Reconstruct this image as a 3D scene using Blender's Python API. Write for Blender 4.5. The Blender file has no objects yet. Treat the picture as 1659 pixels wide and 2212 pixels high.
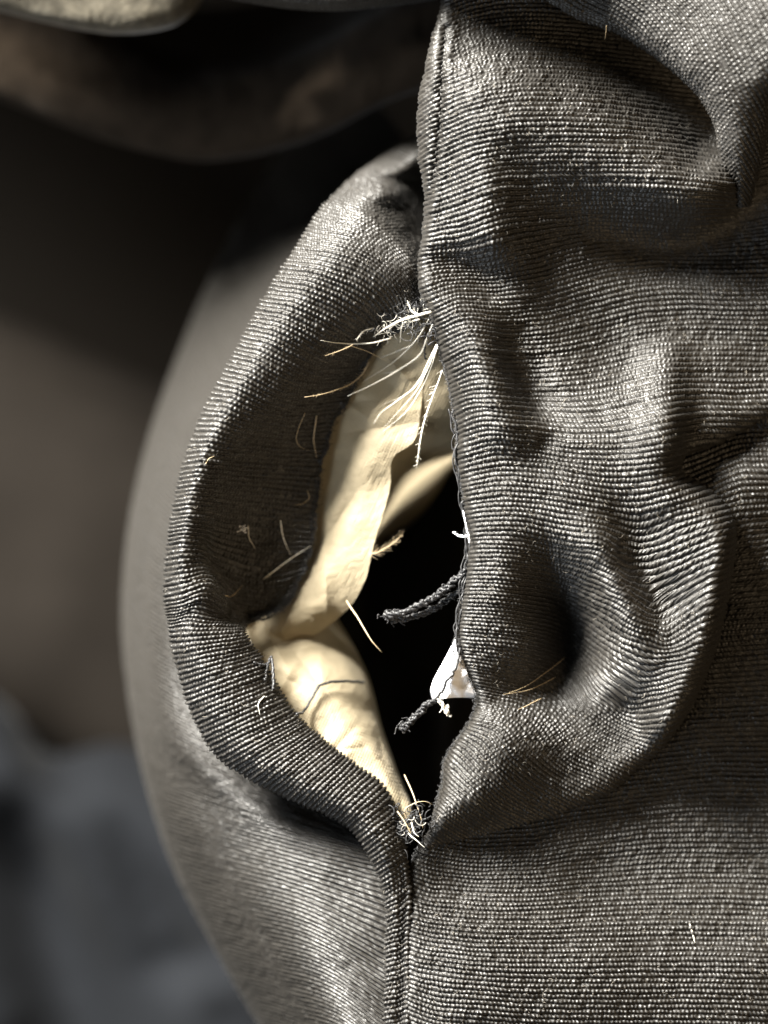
import bpy, math, random
import numpy as np
rng = np.random.default_rng(7); random.seed(7)

# ---------------------------------------------------------------- camera, world, lamps, exposure
S = 3.86e-5            # metres per drawing unit (the picture is 1659 x 2212 units, 64 x 85 mm)
D = 5180.0             # camera height above the focal plane, in units (0.20 m)
Z0 = 3600.0            # height of the focal plane above the table, in units
sc = bpy.context.scene
COL = sc.collection
cam = bpy.data.cameras.new("camera"); cam_o = bpy.data.objects.new("camera", cam); COL.objects.link(cam_o)
cam_o.location = (0, 0, (D + Z0) * S)
cam.sensor_width = 36; cam.lens = 36 * D / 2212
cam.clip_start = 0.005; cam.clip_end = 5
cam.dof.use_dof = True; cam.dof.focus_distance = D * S; cam.dof.aperture_fstop = 11.5
sc.camera = cam_o
w = bpy.data.worlds.new("World"); sc.world = w; w.use_nodes = True
bgn = w.node_tree.nodes["Background"]; bgn.inputs[0].default_value = (1.0, 0.86, 0.66, 1); bgn.inputs[1].default_value = 0.024

def lamp(name, loc, target, size, energy, color):
    l = bpy.data.lights.new(name, 'AREA'); l.shape = 'RECTANGLE'; l.size = size[0]; l.size_y = size[1]
    l.energy = energy; l.color = color
    o = bpy.data.objects.new(name, l); COL.objects.link(o); o.location = loc
    import mathutils
    d = mathutils.Vector(target) - mathutils.Vector(loc)
    o.rotation_euler = d.to_track_quat('-Z', 'Y').to_euler()
    return o
zf = Z0 * S
lamp("room_lamp", (0.30, -0.10, zf + 0.20), (0, 0, zf), (0.22, 0.22), 0.6, (1.0, 0.74, 0.45))
lamp("window_lamp", (-0.225, 0.285, zf + 0.165), (0, 0, zf), (0.12, 0.14), 25.5, (1.0, 0.965, 0.89))
lamp("window_lamp", (-0.34, -0.20, zf + 0.22), (0, 0, zf), (0.22, 0.22), 1.5, (0.86, 0.93, 1.0))
sc.view_settings.view_transform = 'Standard'; sc.view_settings.look = 'None'
sc.view_settings.exposure = 0.0; sc.view_settings.gamma = 1
sc.cycles.max_bounces = 6

# ---------------------------------------------------------------- helpers
def P(x, y, z):
    x = np.asarray(x, float); y = np.asarray(y, float); z = np.asarray(z, float)
    k = (D - z) / D
    return np.stack([(x - 829.5) * k * S, (1106 - y) * k * S, (z + Z0) * S], -1)

def herm(Pn, tq):
    """cubic Hermite through Pn (k, ...) with chord-length knots; tq in 0..1"""
    Pn = np.asarray(Pn, float); k = len(Pn)
    fl = Pn.reshape(k, -1)
    ch = np.linalg.norm(np.diff(fl, axis=0), axis=1) + 1e-6
    t = np.concatenate([[0], np.cumsum(ch)]); t /= t[-1]
    m = np.zeros_like(fl)
    dl = np.diff(fl, axis=0) / np.diff(t)[:, None]
    m[0] = dl[0]; m[-1] = dl[-1]
    h = np.diff(t)
    for i in range(1, k - 1):
        m[i] = (dl[i - 1] * h[i] + dl[i] * h[i - 1]) / (h[i] + h[i - 1])
    tq = np.clip(tq, 0, 1)
    i = np.clip(np.searchsorted(t, tq, side='right') - 1, 0, k - 2)
    hh = h[i]; s = ((tq - t[i]) / hh)[:, None]; hh = hh[:, None]
    r = (2*s**3 - 3*s**2 + 1)*fl[i] + (s**3 - 2*s**2 + s)*hh*m[i] + (-2*s**3 + 3*s**2)*fl[i+1] + (s**3 - s**2)*hh*m[i+1]
    return r.reshape((len(tq),) + Pn.shape[1:])

def resample(Pn, n):
    q = herm(Pn, np.linspace(0, 1, 6 * n))
    fl = q.reshape(len(q), -1)
    c = np.concatenate([[0], np.cumsum(np.linalg.norm(np.diff(fl, axis=0), axis=1))])
    ti = np.interp(np.linspace(0, c[-1], n), c, np.arange(len(q)))
    i = np.clip(ti.astype(int), 0, len(q) - 2); f = (ti - i)[:, None]
    return (fl[i] * (1 - f) + fl[i + 1] * f).reshape((n,) + q.shape[1:])

def vnoise(x, y, seed=0):
    g = np.random.default_rng(seed).random((256, 256))
    xi = np.floor(x).astype(int); yi = np.floor(y).astype(int)
    fx = x - xi; fy = y - yi
    fx = fx*fx*(3-2*fx); fy = fy*fy*(3-2*fy)
    a = g[xi & 255, yi & 255]; b = g[(xi+1) & 255, yi & 255]; c = g[xi & 255, (yi+1) & 255]; d = g[(xi+1) & 255, (yi+1) & 255]
    return (a*(1-fx)+b*fx)*(1-fy) + (c*(1-fx)+d*fx)*fy - 0.5

def tps(pts, x, y, lam=2.0):
    pts = np.asarray(pts, float); sc_ = 1000.0
    c = pts[:, :2] / sc_; n = len(c)
    def ker(r2): return 0.5 * r2 * np.log(r2 + 1e-12)
    K = ker(((c[:, None] - c[None]) ** 2).sum(-1)) + lam * 1e-4 * np.eye(n)
    Q = np.concatenate([np.ones((n, 1)), c], 1)
    A = np.zeros((n+3, n+3)); A[:n, :n] = K; A[:n, n:] = Q; A[n:, :n] = Q.T
    sol = np.linalg.solve(A, np.concatenate([pts[:, 2], np.zeros(3)]))
    X = x.ravel() / sc_; Y = y.ravel() / sc_; out = np.empty(X.size)
    for s in range(0, X.size, 20000):
        xx = X[s:s+20000, None]; yy = Y[s:s+20000, None]
        out[s:s+20000] = ker((xx - c[None, :, 0])**2 + (yy - c[None, :, 1])**2) @ sol[:n] + sol[n] + xx[:, 0]*sol[n+1] + yy[:, 0]*sol[n+2]
    return out.reshape(x.shape)

def coarse(fn, x, y, step=7.0):
    """evaluate fn on a coarse lattice and bicubically (Catmull-Rom) enlarge it"""
    x0 = x.min() - 3*step; y0 = y.min() - 3*step
    nx = int((x.max() - x0)/step) + 5; ny = int((y.max() - y0)/step) + 5
    gx, gy = np.meshgrid(x0 + step*np.arange(nx), y0 + step*np.arange(ny))
    G = fn(gx, gy)
    fx = (x - x0)/step; fy = (y - y0)/step
    ix = np.clip(np.floor(fx).astype(int), 1, nx-3); iy = np.clip(np.floor(fy).astype(int), 1, ny-3)
    tx = fx - ix; ty = fy - iy
    def wts(t): return [(-t+2*t*t-t**3)/2, (2-5*t*t+3*t**3)/2, (t+4*t*t-3*t**3)/2, (-t*t+t**3)/2]
    wx = wts(tx); wy = wts(ty); out = np.zeros_like(x)
    for j in range(4):
        for i in range(4):
            out += wy[j]*wx[i]*G[iy+j-1, ix+i-1]
    return out

def dens(curves, step=35.0):
    out = []
    for c in curves:
        c = np.asarray(c, float)
        if len(c) == 1: out.append(c); continue
        L = np.linalg.norm(np.diff(c[:, :2], axis=0), axis=1).sum()
        out.append(resample(c, max(2, int(L/step)+1)) if len(c) > 2 else np.linspace(c[0], c[1], max(2, int(L/step)+1)))
    a = np.concatenate(out)
    keep = []
    for i, p in enumerate(a):
        if all((p[0]-a[j, 0])**2 + (p[1]-a[j, 1])**2 > 36 for j in keep): keep.append(i)
    return a[keep]

def phase(samples, box, step=28.0):
    """solve a scalar field whose level lines follow the sampled rib directions"""
    x0, x1, y0, y1 = box
    nx = int((x1-x0)/step)+2; ny = int((y1-y0)/step)+2
    s = np.asarray(samples, float)
    cx, cy = np.meshgrid(x0+step*(np.arange(nx-1)+.5), y0+step*(np.arange(ny-1)+.5))
    d2 = (cx[..., None]-s[:, 0])**2 + (cy[..., None]-s[:, 1])**2 + 300
    wt = d2**-1.9; wt /= wt.sum(-1, keepdims=True)
    ang = np.radians((wt*s[:, 2]).sum(-1)); den = (wt/s[:, 3]).sum(-1)
    n = nx*ny; idx = np.arange(n).reshape(ny, nx)
    a, b, c, d = idx[:-1, :-1].ravel(), idx[:-1, 1:].ravel(), idx[1:, :-1].ravel(), idx[1:, 1:].ravel()
    m = a.size; ca = np.cos(ang).ravel(); sa = np.sin(ang).ravel(); de = den.ravel()
    M = np.zeros((n, n)); r = np.zeros(n)
    for (ux, uy, rhs, wgt) in ((ca, sa, np.zeros(m), 1.0), (-sa, ca, de, 1.0)):
        co = [(-ux-uy)/(2*step), (ux-uy)/(2*step), (-ux+uy)/(2*step), (ux+uy)/(2*step)]
        ii = [a, b, c, d]
        for p in range(4):
            np.add.at(r, ii[p], wgt*co[p]*rhs)
            for q in range(4): np.add.at(M, (ii[p], ii[q]), wgt*co[p]*co[q])
    for (p, q, t) in ((idx[:, :-2].ravel(), idx[:, 1:-1].ravel(), idx[:, 2:].ravel()), (idx[:-2].ravel(), idx[1:-1].ravel(), idx[2:].ravel())):
        e = 4e-6
        for (i1, c1) in ((p, 1), (q, -2), (t, 1)):
            for (i2, c2) in ((p, 1), (q, -2), (t, 1)): np.add.at(M, (i1, i2), e*c1*c2)
    M += 1e-10*np.eye(n)
    V = np.linalg.solve(M, r).reshape(ny, nx)
    def f(x, y):
        fx = np.clip((x-x0)/step, 1, nx-2.01); fy = np.clip((y-y0)/step, 1, ny-2.01)
        ix = np.floor(fx).astype(int); iy = np.floor(fy).astype(int); tx = fx-ix; ty = fy-iy
        def wts(t): return [(-t+2*t*t-t**3)/2, (2-5*t*t+3*t**3)/2, (t+4*t*t-3*t**3)/2, (-t*t+t**3)/2]
        wx = wts(tx); wy = wts(ty); out = np.zeros_like(x)
        for j in range(4):
            for i in range(4):
                out += wy[j]*wx[i]*V[np.clip(iy+j-1, 0, ny-1), np.clip(ix+i-1, 0, nx-1)]
        return out
    return f

def normals(G):
    du = np.gradient(G, axis=1); dv = np.gradient(G, axis=0)
    n = np.cross(du, dv); n /= np.linalg.norm(n, axis=-1, keepdims=True) + 1e-20
    return n

def weave(G, v, u, amp, seed=1, flip=False, wob=0.16):
    """raise ribs (one per unit of v) beaded along u on the smooth sheet G (metres)"""
    n = normals(G)
    if flip: n = -n
    v = v + wob*vnoise(u*0.13, v*0.35, seed) + 0.10*vnoise(u*0.5, v*1.0+50, seed+1)
    k = np.floor(v).astype(int); f = v - k
    rs = np.random.default_rng(seed+5); ra = 0.8+0.4*rs.random(4096); rp = 0.5*np.arange(4096)+0.22*rs.random(4096)
    rib = np.clip(1-(2*f-1)**2, 0, 1)**0.75
    uu = u + rp[k & 4095] + 0.25*vnoise(u*0.35, k*3.7, seed+2)
    bead = 0.5+0.5*np.cos(2*math.pi*uu)
    h = rib*(0.66+0.34*bead)*ra[k & 4095]*(1+0.6*vnoise(u*0.9, v*1.0, seed+3)+0.5*vnoise(u*2.3, v*2.1, seed+4))
    return G + n*(amp*S*h)[..., None]

ROOT = None
def grid_obj(name, G, mat, parent=None, attrs=None, smooth=True):
    ny, nx = G.shape[:2]
    me = bpy.data.meshes.new(name)
    me.vertices.add(ny*nx); me.vertices.foreach_set("co", np.ascontiguousarray(G, dtype=np.float32).ravel())
    i = np.arange(ny*nx, dtype=np.int32).reshape(ny, nx)
    q = np.stack([i[:-1, :-1], i[1:, :-1], i[1:, 1:], i[:-1, 1:]], -1).reshape(-1, 4)
    me.loops.add(q.size); me.loops.foreach_set("vertex_index", q.ravel())
    me.polygons.add(len(q)); me.polygons.foreach_set("loop_start", np.arange(0, q.size, 4, dtype=np.int32))
    me.polygons.foreach_set("use_smooth", np.full(len(q), smooth))
    me.update(); me.validate()
    me.materials.append(mat)
    o = bpy.data.objects.new(name, me); COL.objects.link(o)
    if parent is not None: o.parent = parent; o.matrix_parent_inverse = parent.matrix_world.inverted()
    return o

def tubes(name, paths, mat, parent=None, sides=5):
    """paths: list of (points in metres (n,3), radii in metres (n,)) joined in one mesh"""
    V = []; F = []; base = 0
    for pts, rad in paths:
        pts = np.asarray(pts, float); rad = np.broadcast_to(np.asarray(rad, float), (len(pts),))
        t = np.gradient(pts, axis=0); t /= np.linalg.norm(t, axis=1, keepdims=True)+1e-20
        up = np.where(np.abs(t[:, 2:3]) > 0.9, np.array([[1., 0, 0]]), np.array([[0., 0, 1]]))
        a = np.cross(t, up); a /= np.linalg.norm(a, axis=1, keepdims=True)+1e-20
        b = np.cross(t, a)
        th = np.arange(sides)*2*math.pi/sides
        ring = pts[:, None] + rad[:, None, None]*(np.cos(th)[None, :, None]*a[:, None]+np.sin(th)[None, :, None]*b[:, None])
        n = len(pts); V.append(ring.reshape(-1, 3))
        for i in range(n-1):
            for j in range(sides):
                k = (j+1) % sides
                F.append((base+i*sides+j, base+i*sides+k, base+(i+1)*sides+k, base+(i+1)*sides+j))
        F.append(tuple(base+j for j in range(sides))[::-1]); F.append(tuple(base+(n-1)*sides+j for j in range(sides)))
        base += n*sides
    me = bpy.data.meshes.new(name); me.from_pydata(np.concatenate(V).tolist(), [], F); me.update()
    me.polygons.foreach_set("use_smooth", np.full(len(me.polygons), True)); me.materials.append(mat)
    o = bpy.data.objects.new(name, me); COL.objects.link(o)
    if parent is not None: o.parent = parent; o.matrix_parent_inverse = parent.matrix_world.inverted()
    return o

def thing(name, label, cat, at, group=None):
    o = bpy.data.objects.new(name, None); COL.objects.link(o); o.empty_display_size = 0.005
    o.location = P(*at); o['label'] = label; o['category'] = cat
    if group: o['group'] = group
    bpy.context.view_layer.update()
    return o
def tag(o, label, cat, group=None):
    o['label'] = label; o['category'] = cat
    if group: o['group'] = group
    return o

# ---------------------------------------------------------------- materials
def mat(name, col, rough=0.6, spec=0.5, sheen=0.0, var=0.0, vscale=400, bump=0.0, bscale=6000, trans=0.0, sss=0.0, var_col=None, bdist=4e-5, sheen_tint=(1, 1, 1, 1), glint=False):
    m = bpy.data.materials.new(name); m.use_nodes = True; nt = m.node_tree; b = nt.nodes["Principled BSDF"]
    b.inputs["Base Color"].default_value = (*col, 1); b.inputs["Roughness"].default_value = rough
    b.inputs["Specular IOR Level"].default_value = spec; b.inputs["Sheen Weight"].default_value = sheen
    b.inputs["Sheen Roughness"].default_value = 0.4; b.inputs["Sheen Tint"].default_value = sheen_tint
    tc = nt.nodes.new("ShaderNodeTexCoord"); geo = nt.nodes.new("ShaderNodeNewGeometry")
    if var:
        n = nt.nodes.new("ShaderNodeTexNoise"); n.inputs["Scale"].default_value = vscale; n.inputs["Detail"].default_value = 6
        nt.links.new(geo.outputs["Position"], n.inputs["Vector"])
        r = nt.nodes.new("ShaderNodeMix"); r.data_type = 'RGBA'
        c2 = var_col or tuple(c*(1+var) for c in col)
        r.inputs["A"].default_value = (*[c*(1-var) for c in col], 1); r.inputs["B"].default_value = (*c2, 1)
        mr = nt.nodes.new("ShaderNodeMapRange"); mr.inputs[1].default_value = .3; mr.inputs[2].default_value = .7
        nt.links.new(n.outputs["Fac"], mr.inputs[0]); nt.links.new(mr.outputs[0], r.inputs["Factor"])
        nt.links.new(r.outputs["Result"], b.inputs["Base Color"])
    if bump:
        n2 = nt.nodes.new("ShaderNodeTexNoise"); n2.inputs["Scale"].default_value = bscale; n2.inputs["Detail"].default_value = 3
        nt.links.new(geo.outputs["Position"], n2.inputs["Vector"])
        bp = nt.nodes.new("ShaderNodeBump"); bp.inputs["Strength"].default_value = bump; bp.inputs["Distance"].default_value = bdist
        nt.links.new(n2.outputs["Fac"], bp.inputs["Height"]); nt.links.new(bp.outputs["Normal"], b.inputs["Normal"])
    if glint:      # single fibres of the yarn are glossier than their neighbours
        n3 = nt.nodes.new("ShaderNodeTexNoise"); n3.inputs["Scale"].default_value = 9500; n3.inputs["Detail"].default_value = 2
        nt.links.new(geo.outputs["Position"], n3.inputs["Vector"])
        m3 = nt.nodes.new("ShaderNodeMapRange"); m3.inputs[1].default_value = .42; m3.inputs[2].default_value = .74
        m3.inputs[3].default_value = spec*.55; m3.inputs[4].default_value = spec*1.6
        nt.links.new(n3.outputs["Fac"], m3.inputs[0]); nt.links.new(m3.outputs[0], b.inputs["Specular IOR Level"])
        m4 = nt.nodes.new("ShaderNodeMapRange"); m4.inputs[1].default_value = .42; m4.inputs[2].default_value = .74
        m4.inputs[3].default_value = rough+.08; m4.inputs[4].default_value = rough-.14
        nt.links.new(n3.outputs["Fac"], m4.inputs[0]); nt.links.new(m4.outputs[0], b.inputs["Roughness"])
    if trans: 
        tr = nt.nodes.new("ShaderNodeBsdfTranslucent"); tr.inputs["Color"].default_value = (*col, 1)
        mx = nt.nodes.new("ShaderNodeMixShader"); mx.inputs[0].default_value = trans
        out = nt.nodes["Material Output"]
        nt.links.new(b.outputs[0], mx.inputs[1]); nt.links.new(tr.outputs[0], mx.inputs[2]); nt.links.new(mx.outputs[0], out.inputs["Surface"])
    return m
M_black = mat("black_ribbed_cloth", (0.0085, 0.0071, 0.0053), rough=0.52, spec=0.52, sheen=0.035, var=0.3, vscale=5000, bump=0.6, bscale=15000, bdist=3e-5, glint=True)
M_thread = mat("black_thread", (0.012, 0.012, 0.013), rough=0.5, spec=0.45, sheen=0.05, bump=0.5, bscale=20000)
M_cream = mat("cream_lining", (0.47, 0.395, 0.265), rough=0.55, spec=0.3, sheen=0.1, var=0.16, vscale=600, bump=0.7, bscale=9000, trans=0.42)
nt = M_cream.node_tree; bs = nt.nodes["Principled BSDF"]; geo = nt.nodes.new("ShaderNodeNewGeometry")
add = nt.nodes.new("ShaderNodeMath"); add.operation = 'ADD'
for k, dr in enumerate(('X', 'Y')):
    mp = nt.nodes.new("ShaderNodeMapping"); mp.inputs["Rotation"].default_value = (0, 0, 0.45)
    wv = nt.nodes.new("ShaderNodeTexWave"); wv.bands_direction = dr; wv.inputs["Scale"].default_value = 1350; wv.inputs["Distortion"].default_value = 1.2
    nt.links.new(geo.outputs["Position"], mp.inputs[0]); nt.links.new(mp.outputs[0], wv.inputs[0]); nt.links.new(wv.outputs["Fac"], add.inputs[k])
bw = nt.nodes.new("ShaderNodeBump"); bw.inputs["Strength"].default_value = 0.55; bw.inputs["Distance"].default_value = 3e-5
nt.links.new(add.outputs[0], bw.inputs["Height"])
old = bs.inputs["Normal"].links[0].from_node
nt.links.new(old.outputs[0], bw.inputs["Normal"]); nt.links.new(bw.outputs[0], bs.inputs["Normal"])
M_white = mat("white_lining", (0.85, 0.85, 0.87), rough=0.6, bump=0.3, bscale=9000)
M_feather = mat("feather", (0.80, 0.76, 0.66), rough=0.55, trans=0.2)
M_tan = mat("tan_feather", (0.50, 0.39, 0.24), rough=0.55, trans=0.2)
M_pale = mat("pale_thread", (0.36, 0.34, 0.30), rough=0.7, bump=0.5, bscale=20000)
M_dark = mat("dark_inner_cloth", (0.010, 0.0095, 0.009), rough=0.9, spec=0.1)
M_brown = mat("dark_brown_cloth", (0.022, 0.016, 0.011), rough=0.9, spec=0.05, sheen=0.03, var=0.25, vscale=350, bump=0.5, bscale=3500, bdist=1e-4)
M_blue = mat("blue_grey_cloth", (0.0058, 0.0064, 0.0076), rough=0.9, spec=0.05, sheen=0.02, var=0.3, vscale=60)
M_fleece = mat("grey_fleece", (0.065, 0.058, 0.044), rough=0.95, spec=0.1, sheen=0.2, var=0.35, vscale=900, bump=0.4, bscale=2500, bdist=3e-4)
M_taupe = mat("taupe_cloth", (0.0105, 0.0088, 0.0073), rough=0.9, spec=0.04, var=0.3, vscale=40)
M_table = mat("table", (0.005, 0.0042, 0.0034), rough=0.9, spec=0.04, var=0.25, vscale=18)

# ---------------------------------------------------------------- table below everything
T = thing("jacket", "torn black ribbed jacket with a burst seam showing cream lining", "jacket", (850, 1500, -500))
gx, gy = np.meshgrid(np.linspace(-0.6, 0.6, 40), np.linspace(-0.6, 0.6, 40))
tb = grid_obj("ground", np.stack([gx, -gy, 0*gx], -1), M_table); tb['kind'] = 'structure'

# ---------------------------------------------------------------- right panel (upper sheet U, lower sheet L, meeting at the bulge rim)
RIM = np.array([(840,1905),(876,1850),(925,1832),(975,1817),(1060,1798),(1134,1778),(1200,1758),(1253,1738),(1316,1710),(1360,1672),(1400,1640),(1440,1600),(1470,1560),(1505,1500),(1530,1440),(1552,1370),(1568,1300),(1580,1230),(1587,1180),(1585,1130),(1560,1085),(1510,1045),(1468,1012),(1475,985),(1530,965),(1600,930),(1660,895),(1760,840)], float)
RIM = resample(RIM, 90)
POLY = np.concatenate([RIM, [(1900, 700), (1900, -600), (300, -600), (300, 1905)]])
def inside(x, y):
    r = np.zeros(x.shape, bool); n = len(POLY)
    for i in range(n):
        ax, ay = POLY[i]; bx, by = POLY[(i+1) % n]
        if ay == by: continue
        r ^= ((ay > y) != (by > y)) & (x < (bx-ax)*(y-ay)/(by-ay)+ax)
    return r
def rimdist(x, y):
    d = np.full(x.shape, 1e9)
    for i in range(len(RIM)-1):
        ax, ay = RIM[i]; bx, by = RIM[i+1]; L2 = (bx-ax)**2+(by-ay)**2
        t = np.clip(((x-ax)*(bx-ax)+(y-ay)*(by-ay))/L2, 0, 1)
        d = np.minimum(d, (x-ax-t*(bx-ax))**2+(y-ay-t*(by-ay))**2)
    return np.sqrt(d)

UC = dens([
 # top under the overlapping fold, and left border
 [(900,-90,-90),(1300,-90,-90),(1760,-90,-80)], [(940,40,-75),(1100,30,-80)], [(1200,70,-85),(1330,135,-118),(1430,195,-148),(1530,295,-150)],
 [(925,120,-30),(905,220,-25),(903,330,-25),(915,430,-25),(908,520,-25),(905,590,-25)],
 [(985,110,-30),(1000,160,20)],
 # bump crest
 [(962,250,8),(960,340,6),(962,430,0),(950,520,-8)],
 [(1000,165,28),(1050,195,56),(1095,222,66),(1200,276,62),(1320,352,48),(1430,422,30),(1520,440,8),(1570,400,-8)],
 [(1040,290,60),(1056,370,56),(1066,450,48),(1060,520,34)], [(1010,400,36),(1010,480,26)],
 [(1150,190,45),(1280,230,24),(1400,290,-4),(1500,350,-18)],
 # valley under the bump
 [(1095,350,44),(1112,410,24),(1132,475,-2),(1128,545,-16)],
 [(1200,485,-45),(1290,522,-100),(1370,540,-142),(1440,542,-160),(1520,512,-152),(1600,450,-138),(1720,350,-135)],
 # broad face below, leaning to the right
 [(1180,580,-62),(1300,610,-105),(1450,625,-128),(1600,590,-136),(1740,550,-142)],
 [(1120,630,-42),(1210,655,-82),(1320,695,-108),(1410,705,-110),(1540,715,-118),(1720,695,-130)],
 # roll along the seam and the valley to its right
 [(930,615,-8),(985,655,8),(1052,740,25),(1078,812,32),(1112,887,34),(1155,930,22)],
 [(935,700,-20),(965,780,-18),(990,870,-15),(1000,960,-12)],
 [(928,566,-30),(985,566,-34),(1035,590,-44),(1062,640,-44)], [(1088,728,-40),(1110,800,-44),(1142,872,-40),(1184,912,-12)],
 [(1150,700,-60),(1180,770,-68),(1220,850,-46)], [(1290,780,-84),(1360,795,-78)], [(1290,870,-30),(1370,880,-6)],
 # ridge at the right of the face, dropping to its right
 [(1446,745,-84),(1452,815,-28),(1454,885,26),(1454,950,50),(1448,1010,45)],
 [(1482,750,-92),(1487,820,-56),(1488,900,-20),(1480,960,-14)], [(1560,780,-96),(1640,800,-108),(1730,780,-122)], [(1540,900,-48),(1620,870,-78),(1720,830,-104)],
 [(1170,960,5),(1250,960,15),(1350,970,35)],
 # face of the lip left of the hollow
 [(1010,1060,-10),(1025,1150,-8),(1020,1260,-12),(1005,1350,-20),(1040,1450,-35)],
 [(1080,1000,15),(1090,1100,22),(1100,1200,15),(1080,1300,5),(1080,1400,-20)],
 # ridge beside the hollow
 [(1180,1060,28),(1237,1112,44),(1296,1150,56),(1326,1240,58),(1370,1314,56),(1398,1380,46),(1400,1440,28)],
 [(1322,1125,20),(1352,1200,4),(1392,1280,2),(1425,1340,16)],
 [(1440,1080,52),(1443,1150,30),(1440,1230,24)],
 [(1500,1130,45),(1520,1200,55),(1500,1300,50),(1460,1400,42)],
 [(1570,1150,68),(1573,1210,80),(1555,1310,84),(1530,1410,78),(1490,1500,60),(1440,1570,42)],
 # hollow
 [(1185,1180,-5),(1208,1240,-50),(1230,1310,-122),(1245,1400,-166),(1235,1455,-152),(1150,1490,-94),(1075,1505,-58)],
 [(1120,1330,-22),(1150,1400,-55)], [(1275,1250,0),(1305,1330,-20),(1318,1410,-42),(1305,1480,-62)],
 # face below the hollow, sloping to the lower right
 [(960,1660,-40),(955,1720,-40)], [(1010,1600,-18),(1020,1660,8),(990,1720,2),(958,1768,-14)],
 [(1075,1560,-4),(1110,1600,14),(1085,1680,14),(1030,1745,0)],
 [(1170,1570,-48),(1200,1620,-38),(1170,1690,-32)], [(1280,1550,-84),(1290,1620,-68),(1260,1670,-62)], [(1370,1530,-56),(1390,1580,-42)],
 [(930,1810,-45),(1000,1785,-46),(1100,1750,-48),(1200,1720,-56),(1290,1690,-58),(1380,1630,-48)],
], 40)
LC = dens([
 [(1480,1030,-70),(1560,985,-100),(1660,930,-118),(1760,870,-125)], [(1545,1065,-66),(1600,1040,-72),(1680,1000,-100),(1760,960,-130)],
 [(1610,1150,-80),(1720,1130,-118)], [(1600,1350,-100),(1720,1350,-130)], [(1540,1550,-118),(1660,1550,-140),(1740,1550,-150)],
 [(1400,1690,-125),(1300,1760,-112),(1150,1810,-92),(1000,1840,-76),(905,1880,-62)],
 [(1520,1720,-146),(1700,1720,-155)], [(1640,1850,-165),(1640,1950,-140),(1640,2050,-88),(1640,2150,-70),(1640,2300,-98)],
 [(1300,1870,-128),(1300,1950,-98),(1300,2050,-46),(1300,2150,-34),(1300,2290,-62)], [(1000,1920,-72),(1000,2010,-32),(1000,2110,-12),(1000,2290,-36)],
 [(892,1960,-52),(892,2100,-40),(892,2290,-44)],
 [(1300,900,-60),(1300,1300,-100),(1000,1500,-80),(900,1700,-60)],
], 60)
EDGE = np.array([(962,-120),(955,0),(925,120),(905,220),(904,330),(918,430),(912,520),(904,580),(908,630),(930,680),(950,760),(975,860),(986,950),(987,1000),(1001,1080),(1011,1150),(1009,1200),(999,1280),(987,1360),(988,1400),(1010,1460),(1027,1505),(1018,1550),(985,1600),(960,1640),(955,1690),(944,1730),(930,1790),(905,1830),(884,1870),(877,1920),(876,2050),(875,2200),(875,2330)], float)
SU = [ # x, y, rib angle in degrees (down-right positive), rib period
 (925,100,-45,9),(930,200,-40,9),(920,300,-40,9),(960,130,-28,9.5),(960,250,-25,10),(960,330,-26,10.5),(1000,190,-14,10),(1080,150,-4,9.5),(1060,270,-7,10.5),(1005,350,-22,11),(1040,300,-12,11),
 (1180,150,5,9),(1280,150,8,9),(1280,300,6,10.5),(1150,280,4,10.5),(1400,250,10,9.5),(1500,340,14,9),(1430,420,7,10),(1540,420,6,8.5),(1330,400,7,10),
 (930,450,-17,11),(1030,430,-20,11),(1130,430,3,10),(1200,450,2,10),(1300,500,3,8),(1420,520,2,7),(1550,500,-12,8),(1640,420,-20,8),
 (1090,540,-15,11),(1200,530,-22,10.5),(1280,520,-20,9.5),(1380,575,-9,9.5),(1530,600,2,10),(1640,560,-4,10),
 (975,575,12,10),(1030,650,12,10.5),(1130,670,-2,11),(1230,680,-16,11.5),(1330,650,-16,11),(1430,680,-6,11),(1580,680,0,11),
 (930,620,-10,9.5),(955,680,-28,9),(970,740,-35,9),(985,800,-30,9.5),(1050,760,10,9.5),(1055,870,-3,9.5),(1000,900,-32,10),(1100,900,3,9.5),(1030,1000,-27,11),(1010,1140,-25,11.5),
 (1120,790,-2,11.5),(1180,840,-8,12),(1180,930,2,11),(1280,960,-9,12.5),(1380,910,-17,13),(1430,860,-16,13),(1500,850,3,11.5),(1560,860,8,11.5),(1630,830,2,11),(1530,760,-3,11.5),
 (1150,1030,-14,12),(1250,1030,-6,12),(1380,1020,-14,13),(1430,1060,-22,13),
 (1080,1130,-22,12),(1180,1110,-12,12),(1050,1240,-24,12),(1030,1350,-20,12),(1130,1290,-15,11),(1060,1400,-18,11.5),(1160,1400,-5,10),
 (1255,1110,-14,13),(1280,1160,-25,12),(1310,1190,25,12),(1340,1170,-14,12.5),(1335,1250,28,11.5),(1375,1230,-14,12),(1420,1200,-25,12.5),(1370,1310,38,11),(1430,1290,-32,13),(1410,1370,30,10),
 (1440,1140,-38,13),(1500,1150,-26,13.5),(1500,1260,-30,13.5),(1550,1200,-28,13),(1480,1370,-33,13),(1530,1350,-36,12),(1430,1450,-25,12),(1460,1520,-40,9.5),
 (1270,1300,10,9),(1320,1400,10,9),(1360,1440,5,9.5),(1390,1400,5,10.5),(1340,1490,8,9),(1390,1520,-35,9),
 (1240,1430,25,8),(1250,1500,58,8),(1180,1490,40,8),(1300,1530,22,8.5),(1280,1570,48,8),(1330,1590,30,8),(1210,1600,68,7.5),(1090,1600,82,7.5),(1060,1690,66,7.5),(1130,1680,58,7.5),(1200,1680,46,7.5),(1270,1660,36,7.5),
 (975,1740,64,7.5),(1020,1770,50,7),(1110,1750,44,7),(940,1820,40,7.5),(1000,1650,78,8),(1050,1540,30,9),(1100,1510,15,9),(960,1680,70,8),
]
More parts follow.
